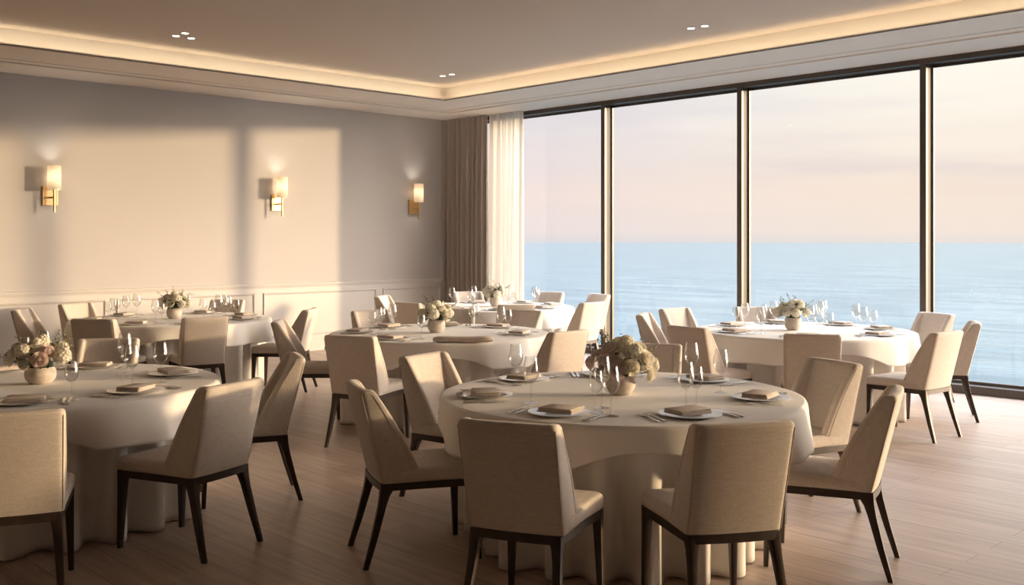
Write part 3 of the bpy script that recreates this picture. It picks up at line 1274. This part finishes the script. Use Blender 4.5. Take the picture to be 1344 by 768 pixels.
def arrangement(x, d, label, seed, wide=.13, flowers=None, vase=0, sprig_dirs=None):
    """flowers: list of (plan angle, elevation, distance, kind)"""
    rnd = random.Random(seed)
    X, Y = plan(x, d)
    e = empty('floral_centerpiece', (X, Y, OVER - .0015), -VIEW)
    tag(e, label, 'flower arrangement', 'flower centrepieces')
    child(vases[vase], 'vase', e, (0, 0, 0), (0, 0, 0))
    top = .118 if vase == 0 else .100
    c0 = Vector((0, 0, top + .008))
    MB().lathe([(.001, top * .6), (.05, top * .7), (.07, top + .01), (.05, top + .05), (.001, top + .065)], 12).build('foliage_core', M['leaf'], e)
    for az, el, dist, kind in flowers:
        dr_ = Vector((math.cos(R(az)) * math.cos(R(el)), math.sin(R(az)) * math.cos(R(el)), math.sin(R(el))))
        p = c0 + Vector((dr_.x * dist * 1.15, dr_.y * dist * 1.0, dr_.z * dist * .95 + .018))
        rot = dr_.to_track_quat('Z', 'Y').to_euler()
        if kind == 'h':
            child(hyd[rnd.randint(0, 1)], 'hydrangea', e, p, rot)
        else:
            child(rnd.choice(roses[kind]), 'rose', e, p, rot)
    for k in range(20):
        az = k * 360 / 20 + rnd.uniform(-10, 10)
        el = rnd.uniform(-10, 45)
        dr_ = Vector((math.cos(R(az)) * math.cos(R(el)), math.sin(R(az)) * math.cos(R(el)), math.sin(R(el))))
        q = dr_.to_track_quat('Y', 'Z')
        child(leaf_me, 'leaf', e, c0 + dr_ * rnd.uniform(.075, .115) + Vector((0, 0, .008)), q.to_euler())
    for az, el in (sprig_dirs or [(150, 60), (100, 70), (20, 35), (-10, 40), (200, 45), (60, 50)]):
        dr_ = Vector((math.cos(R(az)) * math.cos(R(el)), math.sin(R(az)) * math.cos(R(el)), math.sin(R(el))))
        q = dr_.to_track_quat('Z', 'Y')
        child(rnd.choice(sprigs), 'sprig', e, c0 + dr_ * rnd.uniform(.075, .11), q.to_euler())
    return e


def dome(seed, kinds, n=13, wide=.115):
    rnd = random.Random(seed)
    res = []
    for k in range(n):
        if k < 7:
            az, el = k * 360 / 7 + rnd.uniform(-8, 8) - 90, rnd.uniform(8, 22)
        elif k < 12:
            az, el = (k - 7) * 72 + 20 + rnd.uniform(-10, 10), rnd.uniform(42, 55)
        else:
            az, el = 0, 88
        res.append((az, el, wide * rnd.uniform(.9, 1.1), kinds[k % len(kinds)]))
    return res


# ------------------------------------------------------------------ lay out the room
TABLES = [
    dict(nm='front centre table', c=(.60, 5.59), r=.985, sq=272, seed=1, seats=[
        ('front left', 248, 1.315, 0, 'left of the pair nearest the viewer'),
        ('front right', 282, 1.25, 0, 'right of the pair nearest the viewer'),
        ('right', 331, 1.10, 4, 'seen side-on, with sunlit back edge'),
        ('back right', 21, 1.14, 4, 'facing left, its seat under the cloth'),
        ('back', 76, 1.27, 0, 'half hidden behind the flowers'),
        ('back left', 141.6, 1.15, 4, 'sunlit inner back facing the viewer'),
        ('left', 199.4, 1.13, 0, 'seen side-on, tall and pale')],
        plates=[('front left', 241), ('front right', 290), ('right', 345), ('back right', 42), ('back', 90), ('back left', 134), ('left', 188)]),
    dict(nm='left foreground table', c=(-2.79, 5.98), r=1.0, sq=285, seed=2, seats=[
        ('front right', 291, 1.47, 0, 'cut off by the left picture edge'),
        ('right', 329, 1.23, 4, 'its back half in sun and half in shadow'),
        ('back right', 17, 1.15, 2, 'facing left with a diagonal seam in sun'),
        ('back', 98, 1.22, 0, 'only its plain top showing')],
        plates=[('front right', 289), ('right', 334), ('back right', 32), ('back', 90), ('back left', 133)]),
    dict(nm='rear left table', c=(-3.71, 11.0), r=1.04, sq=290, seed=3, seats=[
        ('front left', 262, 1.24, 0, 'plain dark back to the viewer'),
        ('front right', 300, 1.20, 0, 'upright back lit along its right'),
        ('right', 356, 1.21, 0, 'side-on, back leaning to the right'),
        ('back', 84, 1.25, 0, 'only its top showing before the wainscot'),
        ('back left', 150, 1.30, 0, 'pale inner back turned to the viewer'),
        ('left', 186, 1.25, 0, 'side-on before the sunlit wall')],
        plates=[('front', 262), ('front right', 308), ('right', 352), ('back right', 32), ('back', 82), ('back left', 150), ('left', 200)]),
    dict(nm='middle table', c=(-.67, 9.35), r=1.0, sq=275, seed=4, seats=[
        ('front left', 250, 1.36, 0, 'back to the viewer, right side lit'),
        ('front right', 314, 1.30, 0, 'its back half golden and half in shadow'),
        ('left', 184, 1.15, 0, 'inner back and right seat in cool light'),
        ('back left', 123, 1.18, 0, 'low inner back facing the viewer'),
        ('back', 88, 1.22, 0, 'peeping out right of the flowers'),
        ('back right', 58, 1.20, 0, 'directly before a far table chair')],
        plates=[('left', 182), ('front left', 241), ('right', 345), ('back right', 45), ('back', 88), ('back left', 135)]),
    dict(nm='far curtain table', c=(-.21, 13.1), r=1.0, sq=280, seed=5, seats=[
        ('left', 166, 1.25, 0, 'bright sunlit inner back by the wainscot'),
        ('front left', 228, 1.20, 0, 'back to the viewer behind the middle flowers'),
        ('front', 280, 1.18, 0, 'wide plain back to the viewer'),
        ('front right', 318, 1.25, 0, 'leaning back towards the sea window'),
        ('right', 30, 1.32, 0, 'its top beside the first mullion'),
        ('back right', 62, 1.30, 0, 'small and square against the sea'),
        ('back', 106, 1.22, 0, 'pale blue against the sheer curtain')],
        plates=[('left', 168), ('front left', 225), ('front', 275), ('front right', 325), ('right', 15), ('back right', 60), ('back', 110)]),
    dict(nm='window table', c=(2.78, 9.6), r=1.0, sq=272, seed=6, seats=[
        ('front left', 218, 1.30, 0, 'back to the viewer, seat showing to its right'),
        ('front', 256, 1.42, 0, 'shaded back square to the viewer'),
        ('front right', 293, 1.33, 16, 'turned three quarters, all four legs clear'),
        ('right', 340, 1.16, 0, 'side-on, rightmost chair of all'),
        ('back right', 22, 1.32, 0, 'showing above the nearer turned chair'),
        ('back', 93, 1.25, 0, 'mostly hidden behind the flowers'),
        ('back left', 127, 1.36, 0, 'pale inner back against the sea'),
        ('left', 161, 1.22, 0, 'narrow and side-on against the sea')],
        plates=[('left', 200), ('back left', 140), ('front', 256), ('front right', 311), ('right', 4), ('back right', 46), ('back', 93)]),
]

for ti, T_ in enumerate(TABLES):
    cx, cd = T_['c']
    make_table(cx, cd, T_['r'], T_['seed'], [(s[1], s[2]) for s in T_['seats']], T_['sq'], T_['nm'])
    for pl, ph_, r_, tw, look in T_['seats']:
        place_chair(cx, cd, ph_, r_, tw, 'cream chair %s of %s, %s' % (pl, T_['nm'], look))
    for k, (pl, ph_) in enumerate(T_['plates']):
        if ti in (0, 1):
            g = ()
        else:
            g = (('red', 'white'), ('red', 'white', 'water') if ti != 4 else ('red',), ('white', 'red'))[(k + ti) % 3]
        if ti == 3 and pl == 'front left':
            g = ('white',)
        setting(cx, cd, ph_, .76 if T_['r'] < 1.02 else .80, pl, T_['nm'], ti * 10 + k, g)

# glasses of the two nearest tables stand where the photograph shows them
F = 'on the front centre table '
lone_glass(.099, 5.25, 'red', F + 'nearer of the left two')
lone_glass(.022, 5.90, 'red', F + 'at far left, farther of the left two')
lone_glass(.415, 4.97, 'white', F + 'left one of the two before the vase')
lone_glass(.478, 4.86, 'red', F + 'right one of the two before the vase')
lone_glass(.455, 5.10, 'water', F + 'touching the vase outline, rearmost before the flowers')
lone_glass(.87, 5.04, 'red', F + 'left one of three right of the vase')
lone_glass(.937, 5.12, 'white', F + 'middle one of three right of the vase')
lone_glass(1.165, 5.62, 'red', F + 'standing apart, the rightmost')
lone_glass(1.07, 6.0, 'red', F + 'behind the trio right of the vase')
F = 'on the left foreground table '
lone_glass(-2.34, 5.35, 'white', F + 'right beside the stone vase')
lone_glass(-2.46, 6.40, 'water', F + 'the farthest of the group of four')
lone_glass(-2.21, 5.86, 'red', F + 'the nearest of the group of four')
lone_glass(-2.10, 6.02, 'red', F + 'the rightmost of the group of four')
lone_glass(-2.38, 6.22, 'white', F + 'in the middle of the group of four')
lone_glass(-3.15, 6.78, 'red', F + 'peeping up behind the flowers')
lone_glass(-3.24, 6.70, 'white', F + 'peeping up at the left of the flowers')

# beige linen roll along the front edge of the middle table
x, y = plan(-.41, 8.42)
ln = MB()
rings = []
for k in range(13):
    t = k / 12
    xx = -.25 + .5 * t
    e_ = 1 - max(0, abs(t - .5) - .46) / .04 * .4
    rings.append([(xx, .05 * e_ * math.cos(TAU * j / 14), .026 + .026 * e_ * math.sin(TAU * j / 14) + .001 * math.sin(9 * t)) for j in range(14)])
ln.loft(rings)
o = ln.build('rolled_napkin', M['napkin'], None, 60, loc=(x, y, OVER - .002))
o.rotation_euler = (0, 0, -VIEW)
tag(o, 'long beige linen roll lying along the near edge of the middle table', 'napkin')

# flowers
arrangement(.60, 5.56, 'cream and blush rose bouquet in a stone vase on the front centre table', 11,
            flowers=[(-70, 10, .13, 'c'), (-135, 22, .13, 'b'), (-178, 14, .15, 'b'), (-28, 25, .15, 'c'), (15, 6, .15, 'h'), (160, 30, .14, 'b'), (70, 20, .13, 'h'), (120, 25, .13, 'c'),
                     (-95, 42, .12, 'c'), (-45, 50, .14, 'h'), (20, 48, .15, 'c'), (90, 58, .14, 'h'), (170, 62, .13, 'b'), (0, 80, .15, 'h'), (-12, -12, .15, 'c'), (-105, 5, .12, 'b')], vase=0,
            sprig_dirs=[(170, 66), (150, 72), (190, 60), (140, 66), (178, 55), (10, 28), (-5, 36), (0, 22), (20, 50), (60, 65)])
arrangement(-2.80, 5.98, 'large cream and pink rose bouquet in wide bowl on left foreground table', 12,
            flowers=[(-70, 14, .13, 'b'), (-45, 42, .12, 'b'), (-110, 8, .12, 'c'), (-160, 14, .15, 'c'), (175, 35, .14, 'h'), (-10, 18, .13, 'h'), (20, 40, .13, 'h'), (-120, 40, .13, 'h'),
                     (60, 20, .12, 'c'), (110, 20, .13, 'c'), (150, 15, .14, 'h'), (90, 55, .12, 'c'), (-90, 70, .13, 'c'), (0, 85, .13, 'h')], vase=1,
            sprig_dirs=[(20, 45), (10, 55), (-5, 35), (200, 20), (170, 50), (40, 60)])
arrangement(-3.69, 11.0, 'cream flower bouquet in a stone vase on the rear left table by the sconce wall', 13, flowers=dome(13, 'chhcb'), vase=0)
arrangement(-.70, 9.33, 'blush and ivory hydrangea bouquet in a stone vase on the middle table', 14, flowers=dome(14, 'hchbh'), vase=0)
arrangement(-.21, 13.1, 'small ivory bouquet in a stone vase on the far table by the curtains', 15, flowers=dome(15, 'hhch'), vase=0)
arrangement(2.68, 9.6, 'white hydrangea bouquet in a stone vase on the table by the windows', 16, flowers=dome(16, 'hhchh'), vase=0)
